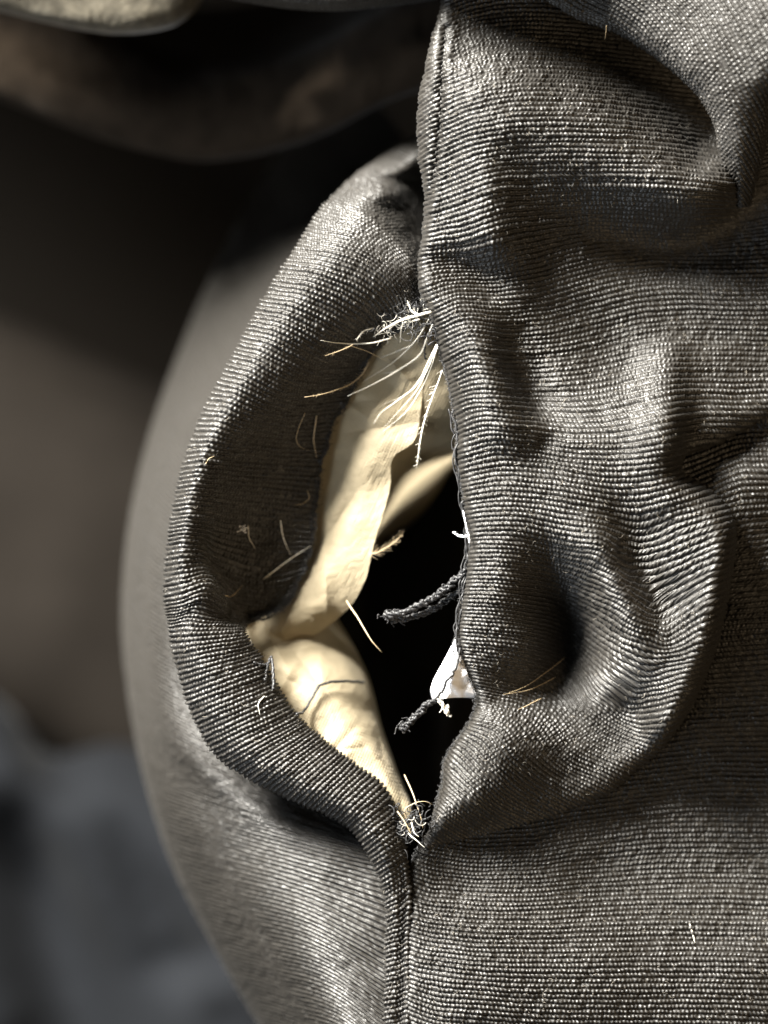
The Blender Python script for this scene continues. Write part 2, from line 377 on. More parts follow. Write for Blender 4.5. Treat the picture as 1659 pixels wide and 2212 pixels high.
SL = [(1640,1000,-2,11),(1560,1010,-28,11),(1560,1060,-35,11),(1620,1100,-8,10.5),(1640,1300,0,10.5),(1600,1500,-2,10.5),(1450,1650,-10,10.5),(1300,1780,-14,10),(1200,1800,-16,10),(1100,1830,-6,10),
 (960,1870,10,9),(900,1920,32,9),(950,1950,8,10),(1100,1920,4,10.5),(1300,1900,2,10.5),(1500,1850,2,10.5),(890,2060,24,9),(930,2080,6,10.5),(1100,2050,3,11),(1400,2050,2,11),(1640,2000,3,11),(1000,2180,3,11),(1300,2190,2,11),(1600,2190,2,11),(890,2180,22,9),(1640,1700,2,10.5)]

SU = [(x, y, a, p*(0.78 if 1200 < x < 1610 and 930 < y < 1570 else 1.0)) for x, y, a, p in SU]
PITCH = 1.6
ys = np.arange(-70, 2285, PITCH)
xe = np.interp(ys, resample(EDGE, 400)[:, 1], resample(EDGE, 400)[:, 0]) + 3.0*vnoise(ys*0.06, ys*0+3, 11) + 2.5*vnoise(ys*0.25, ys*0+9, 12)
th = np.linspace(0, math.pi/2, 15)
s_edge = 26*(1-np.cos(th)); drop = 30*(1-np.sin(th))
s_in = np.arange(28, 1720-860, PITCH)
under_s = np.linspace(70, 1, 14); under_d = 32 + 60*np.linspace(1, 0, 14)**1.2
s_all = np.concatenate([under_s, s_edge, s_in]); d_all = np.concatenate([under_d, drop, 0*s_in])
X = xe[:, None] + s_all[None]; Y = np.repeat(ys[:, None], len(s_all), 1)
msk = X.min(0) < 1700
X = X[:, msk]; Y = Y[:, msk]; d_all = d_all[msk]; s_all = s_all[msk]
Xq = np.maximum(X, xe[:, None])
Uz = coarse(lambda a, b: tps(UC, a, b), Xq, Y)
Lz = coarse(lambda a, b: tps(LC, a, b), Xq, Y)
ins = inside(Xq, Y); rd = rimdist(Xq, Y)
WID = 46.0
q = np.clip(rd/WID, 0, 1); f = np.sqrt(np.clip(1-(1-q)**2, 0, 1))
Zr = np.where(ins, Lz + (Uz-Lz)*f, Lz)
# the seam that runs up the left border near the top
SEAM = resample(np.array([(962,60),(958,110),(955,200),(948,300),(938,380),(922,450),(908,520)], float), 60)
sd = np.full(X.shape, 1e9)
for p in SEAM: sd = np.minimum(sd, (Xq-p[0])**2+(Y-p[1])**2)
Zr = Zr - 8*np.exp(-sd/(2*6.0**2)) + 4*np.exp(-(np.sqrt(sd)-14)**2/(2*8.0**2))
Zr = Zr + 5*vnoise(X/60, Y/45, 21) + 2.2*vnoise(X/22, Y/18, 22)
rowf = np.interp(ys, [1800, 1900], [1, 0.35])[:, None]
Zr = Zr - d_all[None]*np.where(s_all[None] > 26, 1, rowf)
fU = phase(SU, (820, 1760, -120, 1960)); fL = phase(SL, (820, 1760, 900, 2340))
V = np.where(ins, fU(Xq, Y), fL(Xq, Y))
G = P(X, Y, Zr)
SURF = [np.stack([X[::2, ::2], Y[::2, ::2], Zr[::2, ::2]], -1).reshape(-1, 3)]
du = np.linalg.norm(np.gradient(G, axis=1), axis=-1)/S
U = np.cumsum(du, 1)/9.2
AMP = 7.2*np.clip(0.45+0.55*s_all/22.0, 0.45, 1)[None]*(1+0*V); AMP[:, :14] *= 0.5
G = weave(G, V, U, AMP, seed=31, flip=True)
grid_obj("right_panel", G, M_black, T)

# ---------------------------------------------------------------- lofted sheets
def loft(secs, nu, nt, zjit=0):
    A = np.array([resample(np.array(s, float), nu) for s in secs])
    return resample(A.reshape(len(A), -1), nt).reshape(nt, nu, 3)
def arc_uv(G, ref):
    dv = np.linalg.norm(np.diff(G[:, ref], axis=0), axis=-1)/S
    v = np.concatenate([[0], np.cumsum(dv)])
    du = np.linalg.norm(np.gradient(G, axis=1), axis=-1)/S
    return np.repeat(v[:, None], G.shape[1], 1), np.cumsum(du, 1)

def lowsec(o, i, zo=-62, zi=-70, crest=0, under=-130):
    o = np.array(o, float); i = np.array(i, float); m = lambda t: o+(i-o)*t
    r = []
    for t, z in ((0.30, under), (0.02, zo-10), (0.0, zo), (0.10, zo*0.42+crest*.58), (0.30, crest*1.0), (0.55, crest-3), (0.80, crest*0.7+zi*0.3), (0.97, zi*.75), (1.0, zi-8), (0.88, zi-50)):
        p = m(t); r.append((p[0], p[1], z))
    return r
def upsec(o, pts, under=-130, zo=-62):
    o = np.array(o, float); p0 = np.array(pts[0][:2], float)
    r = [(*(o+(p0-o)*0.8), under), (*(o+(p0-o)*0.06), zo-14), (*o, zo), (*(o+(p0-o)*0.35), zo*.42+pts[0][2]*.58)]
    return r + [tuple(p) for p in pts]
lip = [
 lowsec((830,2320),(881,2305),-56,-58,-47,-80), lowsec((834,2090),(881,2072),-56,-58,-46,-80), lowsec((834,1935),(880,1900),-54,-60,-38,-80),
 lowsec((803,1850),(868,1800),-54,-64,-14,-100), lowsec((745,1776),(828,1704)), lowsec((660,1737),(758,1648)), lowsec((560,1690),(692,1596)), lowsec((474,1634),(642,1549)),
 lowsec((426,1560),(600,1488),crest=4), lowsec((394,1470),(560,1418),crest=6), lowsec((370,1372),(524,1366),crest=8),
 upsec((358,1292),[(392,1285,5),(440,1268,0),(478,1290,-60),(500,1318,-150),(560,1330,-195),(612,1310,-205)]),
 upsec((361,1212),[(396,1206,4),(426,1204,-18),(456,1228,-100),(530,1262,-165),(600,1262,-190),(652,1245,-200)]),
 upsec((373,1118),[(408,1112,5),(438,1112,-18),(486,1122,-75),(550,1130,-130),(615,1140,-165),(676,1148,-190)]),
 upsec((396,1010),[(434,1004,6),(468,1004,-12),(516,1010,-60),(575,1014,-110),(632,1018,-150),(692,1022,-180)]),
 upsec((436,900),[(480,904,6),(518,914,-10),(562,922,-52),(612,930,-100),(662,932,-140),(716,928,-172)]),
 upsec((490,800),[(536,812,6),(582,834,-8),(625,848,-48),(665,852,-92),(710,848,-132),(762,842,-162)]),
 upsec((536,712),[(592,724,6),(644,746,-4),(688,768,-42),(722,780,-82),(752,782,-112),(792,776,-142)]),
 upsec((582,630),[(650,640,6),(715,664,0),(762,690,-30),(788,708,-64),(806,720,-90),(834,728,-115)]),
 upsec((632,550),[(710,560,0),(785,585,-2),(830,615,-14),(856,648,-34),(868,676,-48),(886,698,-60)],-170,-90),
 upsec((690,462),[(775,482,-45),(840,530,-40),(876,575,-34),(894,605,-42),(906,630,-52),(925,655,-62)],-260,-160),
 upsec((762,388),[(826,420,-195),(868,460,-232),(895,510,-225),(910,560,-150),(925,600,-105),(945,630,-90)],-420,-320),
 upsec((842,332),[(885,352,-390),(910,385,-450),(930,430,-460),(945,490,-380),(955,550,-240),(975,590,-150)],-600,-480),
 upsec((910,292),[(940,300,-480),(955,330,-500),(970,380,-480),(980,440,-400),(985,520,-260),(1000,560,-180)],-700,-580),
]
# paint no flaps by hand: the lower sections have ten stations like the upper ones
lip = [s if len(s) == 10 else s[:10] for s in lip]
A = loft(lip, 250, 1350)
A[..., 2] += 4*vnoise(A[..., 0]/55, A[..., 1]/45, 41) + 2*vnoise(A[..., 0]/20, A[..., 1]/18, 42)
LIP = A; SURF.append(A[::2, ::2].reshape(-1, 3))
edgew = np.clip((np.arange(250)-234)/15.0, 0, 1)[None]
A[..., 0] += edgew*(5*vnoise(A[..., 1]/9, A[..., 0]*0, 43) + 6*vnoise(A[..., 1]/30, A[..., 0]*0, 44))
G = P(A[..., 0], A[..., 1], A[..., 2])
v, u = arc_uv(G, 95)
v, u = arc_uv(G, 113)
G = weave(G, v/10.6, u/9.0, 7.0, seed=51, flip=False)
grid_obj("rolled_edge", G, M_black, T)

left = [
 [(760,150,-1500),(800,200,-1350),(860,280,-1100),(930,380,-800),(980,450,-640)],
 [(600,330,-1450),(620,400,-1200),(670,480,-850),(740,600,-500),(800,690,-330)],
 [(500,500,-1300),(505,575,-1080),(540,660,-760),(600,750,-430),(680,830,-260)],
 [(400,720,-1250),(382,785,-980),(420,860,-620),(490,930,-340),(590,980,-220)],
 [(320,980,-1200),(292,1048,-930),(325,1110,-560),(400,1160,-300),(520,1190,-200)],
 [(295,1190,-1200),(262,1262,-920),(300,1325,-560),(370,1375,-290),(500,1420,-190)],
 [(310,1430,-1200),(276,1500,-900),(315,1560,-540),(420,1630,-250),(690,1735,-150)],
 [(345,1610,-1150),(312,1688,-820),(420,1752,-340),(620,1812,-140),(850,1868,-82)],
 [(420,1830,-1100),(375,1880,-760),(500,1932,-320),(690,1990,-96),(838,2070,-50)],
 [(530,2040,-1050),(478,2080,-700),(600,2122,-290),(740,2172,-90),(842,2250,-50)],
 [(660,2250,-1000),(600,2290,-640),(700,2330,-270),(790,2380,-84),(845,2450,-50)],
]
A = loft(left, 280, 1500)
A[..., 2] += 14*vnoise(A[..., 0]/90, A[..., 1]/80, 61)
G = P(A[..., 0], A[..., 1], A[..., 2])
v, u = arc_uv(G, 200)
G = weave(G, v/11.0, u/9.0, 7.0, seed=71, flip=False)
grid_obj("left_panel", G, M_black, T)

fold = [
 [(1100,-60,-40),(1118,-75,20),(1180,-120,60),(1300,-200,120),(1420,-260,170),(1520,-310,200)],
 [(1250,38,-45),(1240,25,0),(1270,-5,50),(1420,-90,120),(1580,-170,180),(1710,-220,210)],
 [(1345,75,-45),(1337,60,0),(1365,35,48),(1500,-20,115),(1640,-70,170),(1760,-100,205)],
 [(1422,125,-48),(1412,110,-4),(1438,90,42),(1550,50,105),(1660,20,155),(1770,-10,190)],
 [(1478,170,-52),(1466,157,-10),(1490,140,34),(1580,115,92),(1670,95,130),(1755,75,150)],
 [(1528,218,-58),(1514,208,-18),(1535,198,22),(1600,182,74),(1660,172,92),(1705,162,70)],
 [(1558,268,-66),(1544,262,-30),(1560,256,10),(1605,246,52),(1645,240,40),(1668,236,-20)],
 [(1572,338,-75),(1558,336,-45),(1572,334,-14),(1605,328,24),(1632,324,14),(1650,322,-50)],
 [(1582,400,-100),(1574,400,-75),(1584,398,-50),(1604,394,-22),(1620,392,-30),(1632,390,-80)],
 [(1596,450,-140),(1590,450,-128),(1596,448,-115),(1604,446,-100),(1610,446,-108),(1616,446,-135)],
]
off = [-70, -45, -18, 10, 34, 46, 40, 18, 0, 0]
fold = [[(p[0], p[1], p[2]+o_*min(1, max(0, k)/2.0)) for k, p in enumerate(sec)] for sec, o_ in zip(fold, off)]
A = loft(fold, 330, 430)
A[..., 2] += 5*vnoise(A[..., 0]/60, A[..., 1]/50, 81)
G = P(A[..., 0], A[..., 1], A[..., 2])
v, u = arc_uv(G, 150)
G = weave(G, u/11.5, v/9.5, 6.0, seed=91, flip=True)
grid_obj("overlapping_fold", G, M_black, T)

# ---------------------------------------------------------------- lining
def lining(name, secs, nu, nt, m, crinkle=5, seed=0):
    A = loft(secs, nu, nt)
    x, y = A[..., 0], A[..., 1]
    r = np.random.default_rng(seed); f = np.zeros_like(x)
    for k in range(60):          # creases: straight soft facets of thin tightly woven cloth
        a = r.uniform(0, math.pi); cx = r.uniform(x.min(), x.max()); cy = r.uniform(y.min(), y.max())
        t = (x-cx)*math.cos(a)+(y-cy)*math.sin(a); b = -(x-cx)*math.sin(a)+(y-cy)*math.cos(a)
        f += r.uniform(-1, 1)*np.abs(t)*np.exp(-(b/r.uniform(25, 80))**2-(t/r.uniform(12, 45))**2)*0.38
    A[..., 2] += crinkle*(0.22*f + 1.2*vnoise(x/80+y/110, y/90-x/190, seed)) + 2.2*np.abs(vnoise(x/14+y/30, y/17, seed+2)) + 0.5*vnoise(x/3.6+y/9, y/3.6-x/9, seed+3)
    SURF.append(A.reshape(-1, 3))
    return grid_obj(name, P(A[..., 0], A[..., 1], A[..., 2]), m, T)
lining("lining_strip", [
 [(880,640,-120),(905,660,-125),(935,690,-130),(960,720,-140)],
 [(790,715,-172),(850,728,-122),(905,742,-100),(938,748,-112)],
 [(740,800,-205),(820,800,-148),(880,800,-118),(918,802,-118)],
 [(665,890,-218),(765,890,-172),(850,885,-136),(909,882,-132)],
 [(630,990,-226),(725,975,-188),(820,962,-142),(893,954,-130)],
 [(615,1060,-230),(705,1040,-200),(790,1010,-150),(848,990,-136)],
 [(605,1130,-236),(697,1115,-206),(780,1080,-160),(842,1055,-146)],
 [(585,1190,-240),(677,1185,-212),(750,1170,-166),(808,1175,-148)],
 [(545,1245,-244),(637,1250,-218),(720,1245,-170),(788,1255,-164)],
 [(490,1300,-246),(580,1310,-228),(680,1320,-192),(742,1325,-206)],
 [(460,1340,-240),(530,1355,-235),(620,1375,-230),(660,1385,-262)],
 [(440,1390,-236),(500,1405,-245),(560,1420,-268),(590,1430,-310)]], 200, 520, M_cream, 8, 101)
lining("lining_back", [
 [(860,680,-160),(920,690,-140),(1000,700,-150),(1060,720,-200)],
 [(850,800,-150),(920,810,-128),(1000,830,-150),(1060,850,-250)],
 [(830,930,-190),(900,930,-160),(975,940,-200),(1040,950,-350)],
 [(800,1040,-225),(850,1035,-270),(920,1020,-380),(985,1000,-560)],
 [(780,1130,-240),(825,1115,-320),(870,1090,-470),(910,1110,-680)],
 [(750,1200,-280),(785,1190,-400),(800,1185,-580),(812,1190,-760)]], 90, 160, M_cream, 4, 111)
lining("lower_lining", [
 [(470,1310,-250),(560,1310,-250),(650,1310,-290),(700,1310,-380),(700,1300,-560)],
 [(470,1380,-205),(560,1380,-205),(660,1390,-225),(735,1375,-330),(744,1370,-560)],
 [(510,1450,-140),(600,1450,-150),(700,1460,-170),(780,1460,-270),(790,1465,-500)],
 [(560,1530,-115),(650,1530,-125),(740,1545,-145),(808,1560,-220),(820,1570,-420)],
 [(630,1590,-105),(710,1590,-118),(780,1610,-135),(834,1630,-190),(846,1640,-360)],
 [(710,1660,-100),(780,1665,-108),(830,1680,-120),(866,1700,-160),(876,1706,-260)],
 [(790,1730,-95),(835,1735,-100),(862,1742,-110),(888,1752,-130),(895,1756,-190)],
 [(840,1775,-95),(860,1778,-98),(876,1780,-105),(892,1785,-115),(897,1787,-140)]], 150, 260, M_cream, 8, 121)
lining("white_lining", [
 [(984,1378,-34),(988,1380,-36),(992,1384,-42)],
 [(958,1428,-46),(978,1420,-32),(1004,1430,-46)],
 [(934,1474,-60),(968,1462,-34),(1016,1474,-52)],
 [(930,1498,-70),(972,1492,-40),(1030,1500,-60)],
 [(936,1514,-80),(968,1508,-52),(1032,1507,-70)]], 60, 60, M_white, 5, 131)
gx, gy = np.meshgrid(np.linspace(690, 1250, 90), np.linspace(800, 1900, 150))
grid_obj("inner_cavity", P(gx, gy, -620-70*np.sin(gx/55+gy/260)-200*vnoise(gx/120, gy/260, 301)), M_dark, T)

# ---------------------------------------------------------------- cloth around the jacket
def sheet(name, pts, box, step, m, extra=None):
    gx, gy = np.meshgrid(np.arange(box[0], box[1], step), np.arange(box[2], box[3], step))
    z = tps(dens(pts, 60), gx, gy)
    if extra is not None: z = z + extra(gx, gy)
    return gx, gy, z
secs = [[(x, yb-330, -1500), (x, yb-260, -1150), (x, yb-215, -900), (x, yb-160, zz-60), (x, yb-80, zz), (x, yb-25, zz-40), (x, yb, zz-140), (x+5, yb-20, zz-300), (x+10, yb-90, zz-500)]
        for x, yb, zz in ((-300,150,-1000),(-150,180,-950),(0,215,-900),(110,260,-850),(220,300,-800),(330,330,-750),(430,348,-700),(520,340,-650),(620,318,-600),(720,282,-520),(800,240,-450),(880,205,-400),(980,180,-380))]
A = loft(secs, 90, 200); A[..., 2] += 20*vnoise(A[..., 0]/60, A[..., 1]/50, 141) + 6*vnoise(A[..., 0]/16, A[..., 1]/14, 142)
hem = grid_obj("cloth_hem", P(A[..., 0], A[..., 1], A[..., 2]), M_brown)
tag(hem, "dark brown cloth with a curved soft hem behind the jacket", "cloth")
secs = [[(x, yb-260, z-300), (x, yb-150, z-30), (x, yb-70, z), (x, yb-20, z-25), (x, yb, z-110), (x, yb-25, z-260)]
        for x, yb, z in ((-200,-20,-380),(-80,5,-370),(20,30,-360),(110,52,-350),(180,66,-340),(250,74,-330),(320,70,-330),(380,55,-340),(420,25,-360),(450,-30,-400))]
A = loft(secs, 120, 260); A[..., 2] += 16*vnoise(A[..., 0]/60, A[..., 1]/40, 151) + 2*vnoise(A[..., 0]/8, A[..., 1]/8, 152)
fl = grid_obj("fleece_edge", P(A[..., 0], A[..., 1], A[..., 2]), M_fleece)
tag(fl, "pale grey fleecy cloth edge at the top left above the brown hem", "fleece")
secs = [[(x, yb-240, z-120), (x, yb-120, z), (x, yb-50, z-6), (x, yb-12, z-30), (x, yb, z-80), (x, yb-30, z-160)]
        for x, yb, z in ((380,-40,-170),(470,-10,-165),(560,8,-160),(640,18,-155),(720,22,-150),(800,16,-150),(870,8,-150),(940,-4,-155),(1010,-30,-170))]
A = loft(secs, 110, 300)
G = P(A[..., 0], A[..., 1], A[..., 2]); v, u = arc_uv(G, 60)
G = weave(G, u/11, v/9, 3.6, seed=161, flip=False)
grid_obj("upper_fold", G, M_black, T)
gx, gy, z = sheet("x", [
 [(-300,1500,-2500),(0,1590,-2400),(60,1660,-2350),(130,1725,-2350),(200,1690,-2300),(290,1705,-2250),(420,1800,-2200)],
 [(-300,1430,-2640),(0,1520,-2640),(130,1655,-2640),(210,1620,-2620),(300,1630,-2600),(460,1720,-2600)], [(-300,1300,-3400),(0,1400,-3400),(130,1520,-3400),(300,1500,-3400),(460,1580,-3400)],
 [(40,1780,-2420),(100,1880,-2560),(160,2080,-2620),(200,2260,-2600)], [(140,1780,-2260),(210,1900,-2220),(300,2050,-2250)], [(240,1800,-2200),(320,1950,-2270),(410,2080,-2230)],
 [(330,1830,-2120),(430,2000,-2020)], [(440,2130,-1850),(520,2280,-1800)], [(-60,1900,-2380),(20,2200,-2360)], [(310,2150,-2280),(350,2300,-2240)],
 [(-300,2000,-2450),(-300,2400,-2450)], [(700,1800,-2400),(800,2300,-2200)]], (-300, 800, 1480, 2500), 12, M_blue)
bl = grid_obj("cloth", P(gx, gy, np.maximum(np.where(z > -2700, -2350+(z+2350)*.55, z), -3590)), M_blue)
tag(bl, "blurred blue grey cloth lying in folds below the jacket", "cloth")

secs = [[(x, y0-60, -3000), (x, y0-10, -2700), (x, y0+60, -2560), (x, y0+250, -2480), (x, y0+500, -2500), (x, y0+760, -2600), (x, y0+900, -2900), (x, y0+930, -3300)]
        for x, y0 in ((-700,520),(-400,620),(-100,700),(100,780),(250,850),(400,910),(520,950))]
A = loft(secs, 80, 60); A[..., 2] += 60*vnoise(A[..., 0]/150, A[..., 1]/260, 171)
tp = grid_obj("cloth", P(A[..., 0], A[..., 1], A[..., 2]), M_taupe)
tag(tp, "blurred taupe cloth in the left background behind the jacket", "cloth")

blocker = [[(-4600, -3300, -150), (-2400, -2150, -110), (-1720, -1640, -110), (-1500, -1500, -120), (-1260, -1300, -120), (-1000, -980, -130), (-776, -660, -140), (-430, -380, -140), (0, -310, -140), (500, -270, -110), (880, -150, 150), (1150, -120, 150), (1500, -330, 20)],
        [(-4600, -3360, -90), (-2400, -2210, -50), (-1770, -1830, -50), (-1557, -1710, -60), (-1300, -1490, -60), (-1000, -1040, -70), (-776, -720, -80), (-430, -440, -80), (0, -370, -80), (500, -330, -50), (880, -210, 160), (1150, -180, 170), (1500, -390, 80)],
        [(-4600, -3900, -60), (-2400, -2800, -20), (-1770, -2450, -20), (-1557, -2300, -20), (-1200, -2100, -20), (-800, -1800, -20), (-500, -1500, -20), (-200, -1200, -20), (100, -1000, -20), (600, -800, 0), (1000, -700, 100), (1300, -700, 120), (1700, -800, 100)],
        [(-4600, -4800, -200), (-2600, -4300, -100), (-1900, -3900, -100), (-1500, -3600, -80), (-1000, -3400, -80), (-600, -3100, -80), (-300, -2900, -80), (0, -2600, -80), (400, -2400, -80), (800, -2200, -80), (1200, -2000, -60), (1600, -1900, -40), (2000, -1900, -40)]]
A = loft(blocker, 160, 60)
grid_obj("shade_blocker", P(A[..., 0], A[..., 1], A[..., 2]+15*vnoise(A[..., 0]/120, A[..., 1]/120, 181)), M_black, T)  # unseen sheet added off frame, its edge shaped to shade the upper-left background

# ---------------------------------------------------------------- feathers, threads, frayed fibres
SV = np.concatenate(SURF)
def zsurf(x, y, default=-60.0, r=5.0):
    m = (np.abs(SV[:, 0]-x) < r) & (np.abs(SV[:, 1]-y) < r)
    return SV[m, 2].max() if m.any() else default
def path(pts, lift=6.0, n=26):
    q = []
    for p in pts:
        q.append((p[0], p[1], max(p[2], zsurf(p[0], p[1], -900)+(4 if lift else -99)) if len(p) > 2 else zsurf(p[0], p[1]) + lift))
    return herm(np.array(q, float), np.linspace(0, 1, n)) if len(q) > 2 else np.linspace(q[0], q[1], n)
def W(a): return P(a[:, 0], a[:, 1], a[:, 2])
def taper(n, r, tip=0.25, root=1.0): return np.interp(np.linspace(0, 1, n), [0, .12, .6, 1], [root*.75, root, .8, tip])*r*S

def barbs_of(c, t0, t1, n, length, back=0.6, up=0.35):
    out = []
    for k in range(n):
        t = t0+(t1-t0)*random.random(); i = min(int(t*(len(c)-1)), len(c)-2)
        d = c[i+1]-c[i]; d /= np.linalg.norm(d)+1e-9
        side = (1 if k % 2 else -1)
        nn = np.array([-d[1], d[0], 0])*side
        L = length*(0.25+0.75*random.random()**1.5)*(1-0.5*t)
        dirv = nn*0.7 + d*back + np.array([0, 0, up*(random.random()-.3)])
        s_ = np.linspace(0, 1, 6)[:, None]
        bend = np.array([random.uniform(-.3, .3), random.uniform(-.3, .3), 0])
        q = c[i]+L*(s_*dirv + s_**2*bend)
        out.append((W(q), np.linspace(0.42, 0.14, 6)*S))
    return out
FG = "feathers and down quills caught in the torn seam"
def feather(pts, r, label, m=None, barbs=None, lift=6.0, group=FG):
    m = m or M_feather
    c = path(pts, lift)
    c = c + np.stack([1.2*vnoise(np.arange(len(c))/5., np.zeros(len(c))+r*31, 7), 1.2*vnoise(np.arange(len(c))/5., np.zeros(len(c))+r*17, 8), 0*c[:, 0]], -1)
    if not barbs:
        o = tubes("feather", [(W(c), taper(len(c), r*.82))], m); tag(o, label, "feather", group); return o
    o = thing("feather", label, "feather", tuple(c[0]), group)
    tubes("shaft", [(W(c), taper(len(c), r*.82))], m, o)
    bo = tubes("barb", barbs_of(c, *barbs), m, o, sides=3); bo['kind'] = 'stuff'
    return o
feather([(931,674,-14),(900,682,-20),(867,692,-30),(806,727,-60)], 4.0, "thick white plume across the top of the hole, pointing at the rolled edge", barbs=(.3, 1, 30, 24))
feather([(930,676,-12),(908,679,-18),(892,675,-22),(880,650,-30)], 2.4, "short white feather curling upward at the top of the hole", barbs=(.3, 1, 10, 16))
feather([(906,690,-20),(871,701,-40),(866,720,-55),(864,740,-70)], 2.6, "stubby white feather hanging down at the top of the hole", barbs=(.3, 1, 8, 10))
feather([(845,731,-60),(800,741,-55),(758,743,-60),(724,740,-35),(692,735,-10)], 2.3, "stout bare white quill lying leftward over the rolled edge", lift=5)
feather([(806,708,-50),(785,716,-45),(770,735,-40)], 2.6, "bushy white tuft just above the stout bare quill", barbs=(.1, 1, 24, 16))
feather([(764,744,-40),(735,757,-32),(702,769,-25)], 1.7, "small tan barbed feather below the stout bare quill", m=M_tan, barbs=(.1, 1, 18, 10))
feather([(758,747,-40),(800,762,-80),(843,786,-120)], 1.0, "hair thin tan filament running down onto the cream lining", m=M_tan)
feather([(926,690,-20),(908,722,-60),(888,747,-90),(840,790,-110),(788,822,-110)], 2.0, "uppermost long white quill sweeping left over the cream lining")
feather([(888,747,-88),(860,758,-100),(820,774,-110)], 1.6, "short white side quill branching over the cream lining")
feather([(934,702,-20),(921,735,-60),(908,765,-90),(867,796,-105),(810,828,-100),(751,856,-95)], 2.6, "longest white quill ending on the frayed black edge")
feather([(873,791,-100),(850,803,-115),(828,807,-120)], 1.7, "short white spur beside the longest quill")
feather([(943,745,-18),(922,790,-60),(901,831,-90),(850,872,-110),(820,895,-115),(808,916,-115)], 2.6, "white quill, leftmost of the bunch fanning down the lining")
feather([(945,745,-16),(925,795,-60),(905,836,-90),(860,890,-115),(829,924,-120)], 1.5, "thin white quill in the middle of the bunch fanning down the lining")
feather([(946,748,-16),(930,795,-60),(912,836,-90),(875,892,-115),(827,932,-120)], 1.7, "white quill, rightmost of the bunch fanning down the lining")
feather([(912,810,-80),(880,850,-105),(826,874,-115)], 0.8, "faint hair thin filament left of the quill bunch")
feather([(955,800,-22),(945,830,-40),(934,858,-60),(915,916,-80),(906,962,-90),(900,1012,-100)], 2.2, "long white barbed feather hanging beside the right cloth edge", barbs=(0, .98, 74, 20, .75))
feather([(797,782,-110),(785,805,-110),(762,826,-105),(723,843,-75),(690,853,-35),(658,858,-15)], 1.7, "tan barbed feather reaching left across the dark turned flap", m=M_tan, barbs=(0, .9, 70, 15, .7), lift=6)
feather([(796,1198,-140),(818,1192,-130),(836,1182,-130),(870,1155,-120)], 1.4, "small tan barbed feather over the black hollow beside the lining", m=M_tan, barbs=(0, 1, 60, 24, .9))
feather([(748,1298,-150),(770,1330,-110),(788,1361,-90),(806,1388,-80),(825,1409,-80)], 2.0, "bare tan quill crossing the black hollow", m=M_tan)
feather([(569,1251),(620,1212),(670,1180)], 1.7, "straight pale quill stuck on the dark flap near its lower tip", lift=10)
feather([(606,1124),(611,1156),(627,1198)], 1.6, "short curved pale hair upright on the dark flap", lift=7)
feather([(536,1135),(538,1160),(552,1186)], 1.5, "short pale hair below the glue speck on the dark flap", lift=7)
feather([(486,1287),(509,1281),(524,1264)], 1.3, "tiny tan hair in the pit of the dark flap", m=M_tan, lift=8)
feather([(571,1504),(559,1518),(561,1544)], 1.7, "curled white hair on the lower rolled edge", lift=5)
feather([(1221,1420),(1195,1440),(1174,1456),(1140,1480),(1099,1497)], 1.3, "longest tan hair in the dark pucker of the right panel", m=M_tan, lift=10)
feather([(1200,1463),(1146,1489),(1087,1500)], 1.2, "middle tan hair in the dark pucker of the right panel", m=M_tan, lift=9)
feather([(1170,1508),(1145,1521),(1119,1533)], 1.1, "lowest short tan hair in the dark pucker of the right panel", m=M_tan, lift=8)
feather([(874,1674,-80),(892,1715,-50),(906,1755,-30),(914,1790,-20)], 1.7, "straight tan quill standing at the bottom corner of the hole", m=M_tan)
feather([(880,1774,-25),(874,1750,-18),(896,1735,-12),(918,1731,-14),(934,1738,-22)], 1.3, "arched tan hair looping over the bottom corner of the hole", m=M_tan)
feather([(882,1800,-10),(902,1818,-6),(918,1831,-8)], 2.0, "short pale yellow quill lying across the bottom of the tear", lift=8)
feather([(858,1752,-10),(878,1782,-6),(888,1800,-6)], 2.2, "split pale quill left of the bottom corner", m=M_tan, barbs=(.5, 1, 6, 10))
feather([(889,1776,-12),(896,1800,-8),(905,1808,-8)], 2.4, "pale flake of feather stem standing at the bottom corner", barbs=(.1, .6, 5, 12))
feather([(1490,1996),(1495,2012),(1501,2037)], 1.5, "tiny white hair on the smooth lower right panel", lift=4)
feather([(1310,56,20),(1309,70,0),(1306,86,-50)], 1.5, "tiny pale hair under the overlapping fold", m=M_tan)
feather([(659,892),(645,925),(640,950),(650,966),(667,972)], 0.9, "tan hair looping on the flap beside the frayed edge", m=M_tan, lift=6)
feather([(684,898),(678,950),(684,990)], 1.7, "brown hair lying along the frayed edge", m=M_tan, lift=6)
feather([(664,1060),(668,1075),(655,1087),(635,1092)], 1.0, "hooked tan hair on the frayed edge halfway down", m=M_tan, lift=6)
feather([(443,1003),(452,990),(463,985)], 0.9, "tiny curled hair on the outer face of the rolled edge", m=M_tan, lift=6)

# loose threads of the seam: parts of the jacket
def wavy(c, amp, f=0.6, seed=0):
    n = len(c); k = np.arange(n)*f
    return c + amp*np.stack([vnoise(k, np.zeros(n)+seed, 201), vnoise(k, np.zeros(n)+seed+9, 202), vnoise(k, np.zeros(n)+seed+5, 203)], -1)*2
def thread(pts, r, seed=0, amp=2.0, m=None, n=40, lift=5, label=None):
    c = wavy(path(pts, lift, n), amp, .7, seed)
    o = tubes("loose_thread", [(W(c), np.full(n, r*S))], m or M_thread, T)
    if label: o['label'] = label
    return o
thread([(786,1474),(764,1472),(740,1472),(705,1475),(688,1483),(674,1508),(664,1526),(640,1543)], 3.2, 1, 1.5, lift=15)
thread([(548,1431,-30),(565,1437,-40),(580,1432,-60),(586,1420,-70)], 3.0, 2, 2.5)
thread([(586,1418,-70),(590,1445,-50),(590,1490,-30)], 3.4, 3, 1.5)
